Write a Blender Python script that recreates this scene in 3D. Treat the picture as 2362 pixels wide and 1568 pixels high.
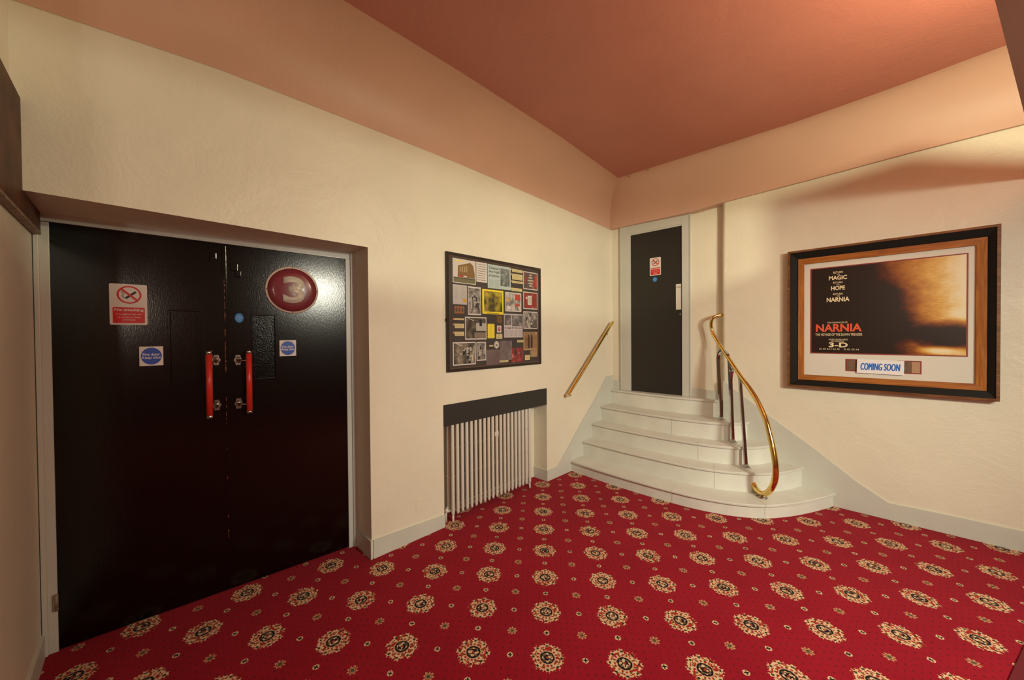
import bpy, bmesh, math, random
from mathutils import Vector, Matrix
S=bpy.context.scene
COL=S.collection
for o in list(bpy.data.objects): bpy.data.objects.remove(o)
R=math.radians

# ------------------------------------------------------------ camera
cam=bpy.data.objects.new('camera',bpy.data.cameras.new('camera')); COL.objects.link(cam); S.camera=cam
cam.data.sensor_fit='HORIZONTAL'; cam.data.sensor_width=36; cam.data.lens=855.376*36/2362
cam.data.clip_start=.02; cam.data.clip_end=60
yaw,pitch,roll=R(44.95),R(-.7168),R(-.4739)
Fw=Vector((-math.sin(yaw)*math.cos(pitch),math.cos(yaw)*math.cos(pitch),math.sin(pitch)))
Rt=Vector((math.cos(yaw),math.sin(yaw),0)); Up=Rt.cross(Fw)
R2=Rt*math.cos(roll)+Up*math.sin(roll); U2=-Rt*math.sin(roll)+Up*math.cos(roll)
cam.matrix_world=Matrix(((R2.x,U2.x,-Fw.x,2.6108),(R2.y,U2.y,-Fw.y,0),(R2.z,U2.z,-Fw.z,1.61),(0,0,0,1)))
# ------------------------------------------------------------ world, exposure, lights
w=bpy.data.worlds.new('world'); S.world=w; w.use_nodes=True
w.node_tree.nodes['Background'].inputs[0].default_value=(.9,.75,.6,1)
w.node_tree.nodes['Background'].inputs[1].default_value=.02
S.view_settings.view_transform='Standard'; S.view_settings.look='None'
S.view_settings.exposure=-0.08; S.view_settings.gamma=1; S.view_settings.use_curve_mapping=False
def lamp_light(name,loc,power,col,rad):
    l=bpy.data.lights.new(name,'POINT'); l.energy=power; l.color=col; l.shadow_soft_size=rad
    o=bpy.data.objects.new(name,l); COL.objects.link(o); o.location=loc; return o
WARM=(1,.985,.80)
L_SIDE=(4.9,1.6,2.42); L_MAIN=(4.1,1.5,2.54); L_UP=(3.5,2.5,2.85); L_BACK=(3.5,-1.35,2.35); L_FILL=(5.3,-1.6,2.1)
lamp_light('pendant_light',L_MAIN,88,WARM,.055)
l=bpy.data.lights.new('fill_spot_light','SPOT'); l.energy=560; l.color=WARM; l.shadow_soft_size=.22; l.spot_size=R(96); l.spot_blend=1.0  # added spot brightening the stair corner, no such lamp known
o=bpy.data.objects.new('fill_spot_light',l); COL.objects.link(o); o.location=L_SIDE; SPOT_DIR=Vector((1.2,3.3,.35))-Vector(L_SIDE); o.rotation_euler=SPOT_DIR.to_track_quat('-Z','Y').to_euler()
lamp_light('canopy_uplight',L_UP,145,(1,.97,.64),.03)
lamp_light('lobby_light',L_BACK,22,(1,.80,.66),.09)
lamp_light('lobby_fill_light',L_FILL,55,(1,.85,.7),.09)  # added fill from behind to lift the low walls

# ------------------------------------------------------------ node helpers
class X:
    def __init__(s,t,k): s.t=t; s.k=k
    def _b(s,o,op,rev=False):
        n=s.t.nodes.new('ShaderNodeMath'); n.operation=op
        a,b=(o,s) if rev else (s,o)
        for i,q in enumerate((a,b)):
            if isinstance(q,X): s.t.links.new(q.k,n.inputs[i])
            elif q is not None: n.inputs[i].default_value=q
        return X(s.t,n.outputs[0])
    def __add__(s,o): return s._b(o,'ADD')
    __radd__=__add__
    def __sub__(s,o): return s._b(o,'SUBTRACT')
    def __rsub__(s,o): return s._b(o,'SUBTRACT',True)
    def __mul__(s,o): return s._b(o,'MULTIPLY')
    __rmul__=__mul__
    def __truediv__(s,o): return s._b(o,'DIVIDE')
    def lt(s,o): return s._b(o,'LESS_THAN')
    def gt(s,o): return s._b(o,'GREATER_THAN')
    def mx(s,o): return s._b(o,'MAXIMUM')
    def mn(s,o): return s._b(o,'MINIMUM')
    def f(s,op): return s._b(None,op)
    def at2(s,o): return s._b(o,'ARCTAN2')
def mat(name,col,rough=.5,metal=0,spec=.5,bump=0,bscale=60,var=0,vscale=3,coat=0,bdetail=3,col2=None):
    m=bpy.data.materials.new(name); m.use_nodes=True; t=m.node_tree; b=t.nodes['Principled BSDF']
    c4=(*col,1)
    b.inputs['Base Color'].default_value=c4; b.inputs['Roughness'].default_value=rough
    b.inputs['Metallic'].default_value=metal; b.inputs['Specular IOR Level'].default_value=spec
    b.inputs['Coat Weight'].default_value=coat
    tc=t.nodes.new('ShaderNodeTexCoord')
    g=t.nodes.new('ShaderNodeNewGeometry')
    if bump:
        n=t.nodes.new('ShaderNodeTexNoise'); n.inputs['Scale'].default_value=bscale; n.inputs['Detail'].default_value=bdetail
        t.links.new(g.outputs['Position'],n.inputs['Vector'])
        q=t.nodes.new('ShaderNodeBump'); q.inputs['Strength'].default_value=bump; q.inputs['Distance'].default_value=.004
        t.links.new(n.outputs['Fac'],q.inputs['Height']); t.links.new(q.outputs['Normal'],b.inputs['Normal'])
    if var:
        n=t.nodes.new('ShaderNodeTexNoise'); n.inputs['Scale'].default_value=vscale; n.inputs['Detail'].default_value=4
        t.links.new(g.outputs['Position'],n.inputs['Vector'])
        r=t.nodes.new('ShaderNodeValToRGB'); r.color_ramp.elements[0].position=.35; r.color_ramp.elements[1].position=.65
        d=col2 if col2 else tuple(max(0,x*(1-var)) for x in col)
        r.color_ramp.elements[0].color=(*d,1); r.color_ramp.elements[1].color=c4
        t.links.new(n.outputs['Fac'],r.inputs['Fac']); t.links.new(r.outputs['Color'],b.inputs['Base Color'])
    return m
def mixc(t,fac,a,b):
    n=t.nodes.new('ShaderNodeMix'); n.data_type='RGBA'
    t.links.new(fac.k if isinstance(fac,X) else fac,n.inputs[0])
    for i,q in ((6,a),(7,b)):
        if isinstance(q,tuple): n.inputs[i].default_value=(*q,1)
        else: t.links.new(q,n.inputs[i])
    return n.outputs[2]
def plaster(name,col,rough,b1,b2):
    m=mat(name,col,rough,bump=b1,bscale=55,var=.06,vscale=1.7); t=m.node_tree
    g=[n for n in t.nodes if n.type=='NEW_GEOMETRY'][0]; bp=[n for n in t.nodes if n.type=='BUMP'][0]; b=t.nodes['Principled BSDF']
    n=t.nodes.new('ShaderNodeTexNoise'); n.inputs['Scale'].default_value=3.2; n.inputs['Detail'].default_value=6; n.inputs['Roughness'].default_value=.62; n.inputs['Distortion'].default_value=.6
    t.links.new(g.outputs['Position'],n.inputs['Vector'])
    q=t.nodes.new('ShaderNodeBump'); q.inputs['Strength'].default_value=b2; q.inputs['Distance'].default_value=.03
    t.links.new(n.outputs['Fac'],q.inputs['Height']); t.links.new(bp.outputs['Normal'],q.inputs['Normal']); t.links.new(q.outputs['Normal'],b.inputs['Normal'])
    return m
M={}
M['wall']=plaster('cream_wall_paint',(.78,.735,.585),.42,.30,.35)
M['ceil']=plaster('terracotta_ceiling_paint',(.49,.18,.13),.5,.45,.25)
M['cove']=plaster('peach_cove_paint',(.64,.40,.29),.5,.12,.12)
M['skirt']=mat('grey_skirting_paint',(.60,.615,.54),.42,bump=.12,bscale=40,var=.07)
M['frame']=mat('grey_frame_paint',(.58,.59,.525),.3,bump=.15,bscale=70,var=.05)
M['step']=mat('stone_step_paint',(.70,.70,.63),.38,bump=.15,bscale=30,var=.08,vscale=5)
M['riser']=mat('riser_paint',(.75,.76,.675),.42,bump=.12,bscale=30,var=.08,vscale=5)
M['dooropen']=mat('black_matt_door',(.018,.016,.013),.42,bump=.05,bscale=200)
M['header']=mat('black_header_paint',(.022,.020,.017),.5,bump=.08,bscale=80)
M['brass']=mat('brass',(.88,.66,.24),.12,1,var=.15,vscale=14,col2=(.80,.54,.16))
M['chrome']=mat('chrome',(.66,.65,.64),.07,1)
M['dullchrome']=mat('worn_chrome',(.55,.50,.45),.25,1,var=.5,vscale=60)
M['redgrip']=mat('red_grip',(.62,.035,.02),.28)
M['white']=mat('white_print',(.74,.70,.64),.4)
M['red']=mat('red_print',(.62,.012,.015),.4)
M['blue']=mat('blue_print',(.01,.06,.42),.35)
M['ltblue']=mat('bright_blue_sticker',(.01,.22,.62),.35)
M['ink']=mat('black_ink',(.02,.02,.02),.5)
M['rad']=mat('radiator_paint',(.66,.62,.54),.33,bump=.06,bscale=60)
M['darkred']=mat('plain_dark_red_mat',(.12,.002,.008),.8)
M['canopy']=mat('brown_canopy',(.30,.14,.09),.6)
M['board']=mat('dark_brown_board',(.12,.052,.030),.55,spec=.2,bump=.2,bscale=25,var=.5,vscale=6)
M['boardlip']=mat('scuffed_board_edge',(.35,.25,.18),.5,var=.5,vscale=20)
M['blackframe']=mat('black_gloss_frame',(.010,.008,.006),.6,spec=.15)
M['photoframe']=mat('black_brown_frame',(.02,.013,.009),.3)
M['boardblack']=mat('black_mount_board',(.045,.035,.03),.6)
M['matboard']=mat('cream_mount_board',(.66,.63,.54),.5)
M['maroon']=mat('maroon_mount_edge',(.24,.025,.02),.5)
M['card']=mat('white_card',(.78,.76,.75),.45)
M['cardblue']=mat('card_blue',(.01,.13,.52),.5)
M['gold']=mat('cream_print',(.78,.66,.40),.5)
M['titlered']=mat('title_red_print',(.72,.09,.035),.5)
M['shade']=mat('frosted_shade',(.9,.85,.75),.5)
M['lampmetal']=mat('lamp_metal',(.3,.2,.1),.3,1)
M['hook']=mat('dark_brass_hook',(.18,.09,.04),.4,1)
M['bulkwall']=M['wall']
# black gloss door paint: brushed surface
m=mat('black_gloss_door_paint',(.0010,.0009,.0008),.16,spec=.5); t=m.node_tree; b=t.nodes['Principled BSDF']
g=[n for n in t.nodes if n.type=='NEW_GEOMETRY'][0]
mp=t.nodes.new('ShaderNodeMapping'); mp.inputs['Scale'].default_value=(95,95,28); t.links.new(g.outputs['Position'],mp.inputs['Vector'])
n=t.nodes.new('ShaderNodeTexNoise'); n.inputs['Scale'].default_value=2.2; n.inputs['Detail'].default_value=4; t.links.new(mp.outputs[0],n.inputs['Vector'])
q=t.nodes.new('ShaderNodeBump'); q.inputs['Strength'].default_value=.085; q.inputs['Distance'].default_value=.004
t.links.new(n.outputs['Fac'],q.inputs['Height']); t.links.new(q.outputs['Normal'],b.inputs['Normal']); M['gloss']=m
m=m.copy(); m.name='black_pebbled_paint'; t=m.node_tree
for n in t.nodes:
    if n.type=='MAPPING': n.inputs['Scale'].default_value=(60,60,60)
    if n.type=='BUMP': n.inputs['Strength'].default_value=.3
    if n.type=='BSDF_PRINCIPLED': n.inputs['Specular IOR Level'].default_value=.3
M['pebble']=m
def wood(name,c1,c2,horiz):
    m=mat(name,c1,.5,spec=.25); t=m.node_tree; b=t.nodes['Principled BSDF']
    g=[n for n in t.nodes if n.type=='NEW_GEOMETRY'][0]
    mp=t.nodes.new('ShaderNodeMapping'); mp.inputs['Scale'].default_value=(3,20,40) if horiz else (40,20,3)
    t.links.new(g.outputs['Position'],mp.inputs['Vector'])
    n=t.nodes.new('ShaderNodeTexNoise'); n.inputs['Scale'].default_value=1.6; n.inputs['Detail'].default_value=6; n.inputs['Distortion'].default_value=.8
    t.links.new(mp.outputs[0],n.inputs['Vector'])
    r=t.nodes.new('ShaderNodeValToRGB'); r.color_ramp.elements[0].position=.35; r.color_ramp.elements[1].position=.68
    r.color_ramp.elements[0].color=(*c2,1); r.color_ramp.elements[1].color=(*c1,1)
    t.links.new(n.outputs['Fac'],r.inputs['Fac']); t.links.new(r.outputs[0],b.inputs['Base Color']); return m
M['woodh']=wood('teak_rail',(.42,.15,.025),(.25,.075,.012),True)
M['woodv']=wood('teak_stile',(.42,.16,.025),(.27,.08,.012),False)
M['woodrim']=wood('dark_teak_rim',(.26,.11,.04),(.12,.045,.016),True)

# ------------------------------------------------------------ carpet
def carpet():
    m=bpy.data.materials.new('patterned_carpet'); m.use_nodes=True; t=m.node_tree; b=t.nodes['Principled BSDF']
    g=t.nodes.new('ShaderNodeNewGeometry'); sp=t.nodes.new('ShaderNodeSeparateXYZ')
    def noise(scale,detail=3,sx=None):
        n=t.nodes.new('ShaderNodeTexNoise'); n.inputs['Scale'].default_value=scale; n.inputs['Detail'].default_value=detail
        t.links.new(g.outputs['Position'],n.inputs['Vector']); return n
    t.links.new(g.outputs['Position'],sp.inputs[0])
    nd=noise(95,1); sc=t.nodes.new('ShaderNodeSeparateColor'); t.links.new(nd.outputs['Color'],sc.inputs[0])
    x=X(t,sp.outputs[0])+(X(t,sc.outputs[0])-.5)*.010-1.43243
    y=X(t,sp.outputs[1])+(X(t,sc.outputs[1])-.5)*.010-1.41213
    ux,uy,vx,vy=.28425,.24598,-.19485,.23782
    lu=math.hypot(ux,uy); lv=math.hypot(vx,vy)
    a=(x*(ux/lu)+y*(uy/lu))/lu; c=(x*(vx/lv)+y*(vy/lv))/lv
    def cell(q,o,L): return ((q+(.5-o)).f('FRACT')-.5)*L
    def polar(o1,o2):
        p=cell(a,o1,lu); q=cell(c,o2,lv); r=(p*p+q*q).f('SQRT'); return p,q,r,q.at2(p)
    cream=(.80,.58,.34); cream2=(.62,.40,.21); grn=(.035,.05,.02); navy=(.012,.010,.016); rust=(.40,.06,.025)
    base_n=noise(2.3,5); fine=noise(420,2)
    base=mixc(t,base_n.outputs['Fac'],(.27,.004,.016),(.40,.010,.026))
    # dots
    dp=cell(a,0,1) ; 
    p=((a*10+.5).f('FRACT')-.5)*(lu/10); q=((c*8+.5).f('FRACT')-.5)*(lv/8)
    dots=(p*p+q*q).f('SQRT').lt(.0042)
    col=mixc(t,dots*.75,base,(.06,.012,.010))
    # tiny crosses at edge middles
    def cross(o1,o2,col):
        p,q,r,th=polar(o1,o2)
        col=mixc(t,r.lt(.0155),col,cream)
        k=(p.f('ABSOLUTE').mn(q.f('ABSOLUTE'))).lt(.0033)*r.lt(.0115)
        return mixc(t,k,col,navy)
    col=cross(.5,0,col); col=cross(0,.5,col)
    # small flower
    p,q,r,th=polar(.5,.5)
    pet=(th*8).f('COSINE')
    col=mixc(t,r.lt(.022+pet*.005),col,cream2)
    col=mixc(t,(r.gt(.013))*(r.lt(.017)),col,rust)
    col=mixc(t,r.lt(.010),col,(.09,.09,.05)); 
    # medallion
    p,q,r,th=polar(0,0)
    def w(k,ph=0): return (th*k+ph).f('COSINE')
    c8=w(8); c16=w(16,3.14); c4=w(4,3.14)
    vor=t.nodes.new('ShaderNodeTexVoronoi'); vor.inputs['Scale'].default_value=62; t.links.new(g.outputs['Position'],vor.inputs['Vector'])
    vd=X(t,vor.outputs['Distance'])
    outer=r.lt(.085+c8*.004+c16*.006)*r.gt(.040)
    col=mixc(t,outer,col,cream)
    col=mixc(t,outer*(vd.gt(.66)),col,(.42,.03,.02))
    col=mixc(t,(r.gt(.060))*(r.lt(.065))*(c8.lt(.1)),col,(.45,.02,.025))
    col=mixc(t,(r.gt(.074))*(c16.gt(.35))*r.lt(.095),col,base)
    col=mixc(t,(r.gt(.042))*(r.lt(.052))*(c16.lt(.1)),col,(.42,.018,.022))
    col=mixc(t,(r.gt(.064))*(r.lt(.075))*(c8.gt(.72)),col,grn)
    col=mixc(t,(r.gt(.050))*(r.lt(.058))*(w(8,3.14).gt(.8)),col,(.10,.13,.03))
    col=mixc(t,(r.lt(.040))*(r.gt(.035)),col,cream2)
    col=mixc(t,r.lt(.036),col,navy)
    col=mixc(t,r.lt(.027+w(8)*.002),col,(.20,.12,.06)); col=mixc(t,r.lt(.021+w(4)*.006),col,cream); col=mixc(t,(r.lt(.020))*(vd.gt(.52)),col,navy)
    col=mixc(t,r.lt(.007),col,rust)
    col=mixc(t,(X(t,fine.outputs['Fac'])*.35),col,(.03,.004,.004))
    t.links.new(col,b.inputs['Base Color']); b.inputs['Roughness'].default_value=.95; b.inputs['Specular IOR Level'].default_value=.06
    b.inputs['Sheen Weight'].default_value=.04; b.inputs['Sheen Roughness'].default_value=.5
    bp=t.nodes.new('ShaderNodeBump'); bp.inputs['Strength'].default_value=.5; bp.inputs['Distance'].default_value=.003
    t.links.new(fine.outputs['Fac'],bp.inputs['Height']); t.links.new(bp.outputs[0],b.inputs['Normal'])
    return m
M['carpet']=carpet()

# ------------------------------------------------------------ mesh helpers
def box(bm,x0,y0,z0,x1,y1,z1,bev=0,mi=0):
    r=bmesh.ops.create_cube(bm,size=1); vs=r['verts']
    for v in vs: v.co=Vector(((x0+x1)/2+v.co.x*(x1-x0),(y0+y1)/2+v.co.y*(y1-y0),(z0+z1)/2+v.co.z*(z1-z0)))
    fs=set(f for v in vs for f in v.link_faces)
    for f in fs: f.material_index=mi
    if bev:
        es=list(set(e for v in vs for e in v.link_edges))
        r=bmesh.ops.bevel(bm,geom=es,offset=bev,segments=2,affect='EDGES',profile=.6)
        for f in r['faces']: f.material_index=mi
    return bm
def prism(bm,pts,vec,mi=0):
    """pts: 3D polygon; extruded by vec"""
    vec=Vector(vec); a=[bm.verts.new(Vector(p)) for p in pts]; c=[bm.verts.new(Vector(p)+vec) for p in pts]
    n=len(pts); fs=[bm.faces.new(a),bm.faces.new(c[::-1])]
    for i in range(n): fs.append(bm.faces.new((a[i],c[i],c[(i+1)%n],a[(i+1)%n])))
    for f in fs: f.material_index=mi
    bmesh.ops.recalc_face_normals(bm,faces=fs); return bm
def tube(bm,pts,rad,seg=12,cap=True,mi=0,sy=1.0):
    pts=[Vector(p) for p in pts]; n=len(pts); rads=rad if isinstance(rad,(list,tuple)) else [rad]*n
    rings=[]; prev=None
    for i,p in enumerate(pts):
        tg=(pts[min(i+1,n-1)]-pts[max(i-1,0)]).normalized()
        if prev is None:
            up=Vector((0,0,1)) if abs(tg.z)<.9 else Vector((1,0,0)); nx=tg.cross(up).normalized()
        else: nx=(prev-tg*prev.dot(tg)).normalized()
        prev=nx; ny=tg.cross(nx)
        rings.append([bm.verts.new(p+(nx*math.cos(2*math.pi*k/seg)+ny*sy*math.sin(2*math.pi*k/seg))*rads[i]) for k in range(seg)])
    fs=[]
    for i in range(n-1):
        for k in range(seg):
            f=bm.faces.new((rings[i][k],rings[i][(k+1)%seg],rings[i+1][(k+1)%seg],rings[i+1][k])); f.smooth=True; fs.append(f)
    if cap: fs.append(bm.faces.new(rings[0][::-1])); fs.append(bm.faces.new(rings[-1]))
    for f in fs: f.material_index=mi
    return bm
def ball(bm,c,r,seg=16,sc=(1,1,1)):
    q=bmesh.ops.create_uvsphere(bm,u_segments=seg,v_segments=seg//2+2,radius=r)
    for v in q['verts']: v.co=Vector((v.co.x*sc[0],v.co.y*sc[1],v.co.z*sc[2]))+Vector(c)
    for v in q['verts']:
        for f in v.link_faces: f.smooth=True
    return bm
def lathe(bm,prof,c=(0,0,0),axis='z',seg=24):
    rings=[]
    for r,h in prof:
        ring=[]
        for k in range(seg):
            a=2*math.pi*k/seg; p=(r*math.cos(a),r*math.sin(a),h)
            if axis=='y': p=(p[0],p[2],p[1])
            ring.append(bm.verts.new(Vector(p)+Vector(c)))
        rings.append(ring)
    fs=[]
    for i in range(len(rings)-1):
        for k in range(seg):
            f=bm.faces.new((rings[i][k],rings[i][(k+1)%seg],rings[i+1][(k+1)%seg],rings[i+1][k])); f.smooth=True; fs.append(f)
    if prof[0][0]>1e-5: fs.append(bm.faces.new(rings[0][::-1]))
    if prof[-1][0]>1e-5: fs.append(bm.faces.new(rings[-1]))
    bmesh.ops.recalc_face_normals(bm,faces=fs)
    return bm
def bar(bm,pts,wdir,w,t,mi=0):
    """rectangular bar swept along pts; wdir = width direction"""
    pts=[Vector(p) for p in pts]; n=len(pts); wd=Vector(wdir).normalized(); rings=[]
    for i,p in enumerate(pts):
        tg=(pts[min(i+1,n-1)]-pts[max(i-1,0)]).normalized(); nn=tg.cross(wd).normalized()
        rings.append([bm.verts.new(p+wd*a*w/2+nn*c*t/2) for a,c in((-1,-1),(1,-1),(1,1),(-1,1))])
    fs=[]
    for i in range(n-1):
        for k in range(4): fs.append(bm.faces.new((rings[i][k],rings[i][(k+1)%4],rings[i+1][(k+1)%4],rings[i+1][k])))
    fs+= [bm.faces.new(rings[0][::-1]),bm.faces.new(rings[-1])]
    for f in fs: f.material_index=mi
    bmesh.ops.recalc_face_normals(bm,faces=fs); return bm
def catmull(pts,n=6):
    P=[Vector(p) for p in pts]; out=[]
    for i in range(len(P)-1):
        p0=P[max(i-1,0)];p1=P[i];p2=P[i+1];p3=P[min(i+2,len(P)-1)]
        for k in range(n):
            s=k/n; out.append(.5*((2*p1)+(p2-p0)*s+(2*p0-5*p1+4*p2-p3)*s*s+(3*p1-p0-3*p2+p3)*s**3))
    out.append(P[-1]); return out
def B(): return bmesh.new()
def obj(name,bm,mats,parent=None):
    me=bpy.data.meshes.new(name); bm.to_mesh(me); bm.free()
    for q in (mats if isinstance(mats,(list,tuple)) else [mats]): me.materials.append(M[q] if isinstance(q,str) else q)
    o=bpy.data.objects.new(name,me); COL.objects.link(o)
    if parent: o.parent=parent
    return o
def tag(o,label,cat,group=None):
    o['label']=label; o['category']=cat
    if group: o['group']=group
    return o
def thing(name,label,cat,mw=None,group=None):
    o=bpy.data.objects.new(name,None); COL.objects.link(o); o.empty_display_size=.1
    if mw is not None: o.matrix_world=mw if isinstance(mw,Matrix) else Matrix.Translation(mw)
    return tag(o,label,cat,group)
def struct(name,bm,mats,mw=None):
    o=obj(name,bm,mats); o['kind']='structure'
    if mw is not None: o.matrix_world=mw
    return o
def frame_mw(origin,u,v):
    u=Vector(u).normalized(); v=Vector(v).normalized(); n=u.cross(v)
    return Matrix(((u.x,v.x,n.x,origin[0]),(u.y,v.y,n.y,origin[1]),(u.z,v.z,n.z,origin[2]),(0,0,0,1)))
# every wall-mounted thing is modelled in (u right, v up, n out of the wall)
MW_L=lambda y,z,x=0:frame_mw((x,y,z),(0,1,0),(0,0,1))
MW_P=lambda x,z,y=4.53:frame_mw((x,y,z),(1,0,0),(0,0,1))
def text_bm(body,u0,v0,u1,v1,n0,n1=None,bold=.0,shear=0,space=1.0,bm=None,res=4):
    """lettering fitted to the box u0..u1, v0..v1"""
    cu=bpy.data.curves.new('lettering','FONT'); cu.body=body; cu.size=1; cu.offset=bold; cu.shear=shear; cu.space_character=space; cu.resolution_u=res
    ob=bpy.data.objects.new('lettering',cu); COL.objects.link(ob)
    bpy.context.view_layer.update()
    dg=bpy.context.evaluated_depsgraph_get(); me=bpy.data.meshes.new_from_object(ob.evaluated_get(dg))
    bpy.data.objects.remove(ob); bm=bm or B()
    st=len(bm.verts); bm.from_mesh(me); bpy.data.meshes.remove(me)
    bm.verts.ensure_lookup_table(); vs=bm.verts[st:]
    xs=[v.co.x for v in vs]; ys=[v.co.y for v in vs]; a,b_,c,d=min(xs),max(xs),min(ys),max(ys)
    for v in vs: v.co=Vector((u0+(v.co.x-a)/(b_-a)*(u1-u0),v0+(v.co.y-c)/(d-c)*(v1-v0),n0))
    if n1:
        fs=list(set(f for v in vs for f in v.link_faces))
        r=bmesh.ops.extrude_face_region(bm,geom=fs)
        for e in r['geom']:
            if isinstance(e,bmesh.types.BMVert): e.co.z=n1
    return bm
def ell(bm,cu_,cv,a,b_,n0,n1,seg=40,mi=0):
    return prism(bm,[(cu_+a*math.cos(2*math.pi*k/seg),cv+b_*math.sin(2*math.pi*k/seg),n0) for k in range(seg)],(0,0,n1-n0),mi)
def ring(bm,cu_,cv,a,b_,w_,n0,n1,seg=40,mi=0):
    va=[];fs=[]
    for k in range(seg):
        c,s=math.cos(2*math.pi*k/seg),math.sin(2*math.pi*k/seg)
        va.append([bm.verts.new((cu_+q[0]*c,cv+q[1]*s,z)) for q,z in(((a,b_),n0),((a,b_),n1),((a-w_,b_-w_),n1),((a-w_,b_-w_),n0))])
    for k in range(seg):
        p,q=va[k],va[(k+1)%seg]
        for j in range(4): fs.append(bm.faces.new((p[j],q[j],q[(j+1)%4],p[(j+1)%4])))
    for f in fs: f.material_index=mi
    bmesh.ops.recalc_face_normals(bm,faces=fs); return bm
def rrect(bm,u0,v0,u1,v1,n0,n1,r=.006,mi=0):
    pts=[]
    for cx_,cy_,a0 in((u1-r,v1-r,0),(u0+r,v1-r,90),(u0+r,v0+r,180),(u1-r,v0+r,270)):
        for k in range(5): a=R(a0+k*22.5); pts.append((cx_+r*math.cos(a),cy_+r*math.sin(a),n0))
    return prism(bm,pts,(0,0,n1-n0),mi)

# ------------------------------------------------------------ room shell
CZ=3.547
bm=B(); box(bm,-.6,-3.6,-.1,6.3,4.9,0); struct('floor',bm,'carpet')
bm=B(); box(bm,-.6,-3.6,CZ,6.3,4.9,CZ+.1); struct('ceiling',bm,'ceil')
bm=B()
T=-.62
box(bm,T,-.9,2.25,0,1.16,CZ+.02)          # over the recessed doors
box(bm,T,1.16,0,0,1.79,CZ+.02)
box(bm,T,1.79,1.027,0,3.146,CZ+.02)
box(bm,T,3.146,0,0,4.7,CZ+.02)
box(bm,T,1.79,0,-.19,3.146,1.027)
box(bm,T,-.9,0,-.45,1.16,2.25)
struct('wall_left',bm,'wall')
bm=B(); prism(bm,[(T,4.5327,0),(1.7,4.6348,0),(1.7,4.9,0),(T,4.9,0)],(0,0,CZ+.02)); struct('wall_back',bm,'wall')
bm=B(); prism(bm,[(6.3,4.53,0),(6.3,4.9,0),(1.359,4.9,0)]+[(1.359+.035*(1-math.cos(R(a))),4.53+.035*(1-math.sin(R(a))),0) for a in range(0,91,15)],(0,0,CZ+.02))
for f in bm.faces: f.smooth=abs(f.normal.z)<.5 and f.calc_area()<.2
struct('wall_poster',bm,'wall')
bm=B(); box(bm,-.45,-1.0,0,.75,-.375,CZ+.02); box(bm,.55,-3.6,0,.75,-1.0,CZ+.02); struct('wall_near',bm,'wall')
bm=B(); box(bm,.55,-3.7,0,6.3,-3.5,CZ+.02); struct('wall_behind',bm,mat('tan_wall_paint',(.34,.22,.15),.6))
bm=B(); box(bm,6.1,-3.6,0,6.3,4.6,CZ+.02); struct('wall_right',bm,mat('brown_wall_paint',(.22,.09,.06),.6))

# cove
def lerp(tab,v):
    if v<=tab[0][0]: return tab[0][1]
    for (a,x),(b_,y) in zip(tab,tab[1:]):
        if v<=b_: return x+(y-x)*(v-a)/(b_-a)
    return tab[-1][1]
zl=[(-.375,3.045),(.32,3.10),(1.16,3.107),(1.94,3.108),(3.2,3.075),(4.5,3.030)]
zr=[(0,3.030),(1.05,3.015),(1.35,3.038),(2.16,3.062),(2.77,3.088),(3.33,3.097),(6.2,3.10)]
wl=[(-.375,.40),(1.7,.412),(2.9,.38),(4.2,.29),(4.6,.29)]
wr=[(.3,.29),(1.2,.25),(2.06,.22),(2.7,.26),(3.2,.33),(6.2,.33)]
def loft(bm,rows):
    V=[[bm.verts.new(p) for p in r] for r in rows]
    for i in range(len(V)-1):
        for j in range(len(V[0])-1):
            f=bm.faces.new((V[i][j],V[i+1][j],V[i+1][j+1],V[i][j+1])); f.smooth=True
NP=14; bm=B(); rows=[]
for i in range(41):
    s=i/40; r=[]
    for j in range(NP+1):
        ph=j/NP*math.pi/2; a=1-math.cos(ph)
        yend=4.5-.29*a; y=-.375+(yend+.375)*s
        z0=lerp(zl,y if s<1 else 4.5); wd=lerp(wl,y) if s<1 else .29
        r.append((wd*a+.002,y,z0+(CZ-z0)*math.sin(ph)))
    rows.append(r)
loft(bm,rows); c=struct('trim_1',bm,'cove')
bm=B(); rows=[]
for i in range(41):
    s=i/40; r=[]
    for j in range(NP+1):
        ph=j/NP*math.pi/2; a=1-math.cos(ph)
        x0=.29*a+.002; x=x0+(6.15-x0)*s
        z0=lerp(zr,x if s>0 else 0); wd=lerp(wr,x) if s>0 else .29
        r.append((x,4.5-wd*a,z0+(CZ-z0)*math.sin(ph)))
    rows.append(r)
loft(bm,rows)
xs=[0+6.15*i/40 for i in range(41)]
for a,b_ in zip(xs,xs[1:]):   # narrow underside closing the cove to the wall
    bm.faces.new([bm.verts.new(p) for p in ((a,4.5,lerp(zr,a)),(b_,4.5,lerp(zr,b_)),(b_,4.66,lerp(zr,b_)),(a,4.66,lerp(zr,a)))])
bmesh.ops.remove_doubles(bm,verts=bm.verts,dist=1e-4); struct('trim_2',bm,'cove')
# hairline crack-like joint across the left cove
bm=B(); 
pts=[]
for j in range(1,13):
    ph=j/13*math.pi/2; a=1-math.cos(ph); y=1.93-.05*math.sin(ph*2); z0=lerp(zl,y); pts.append((lerp(wl,y)*a+.003,y,z0+(CZ-z0)*math.sin(ph)))
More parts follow.
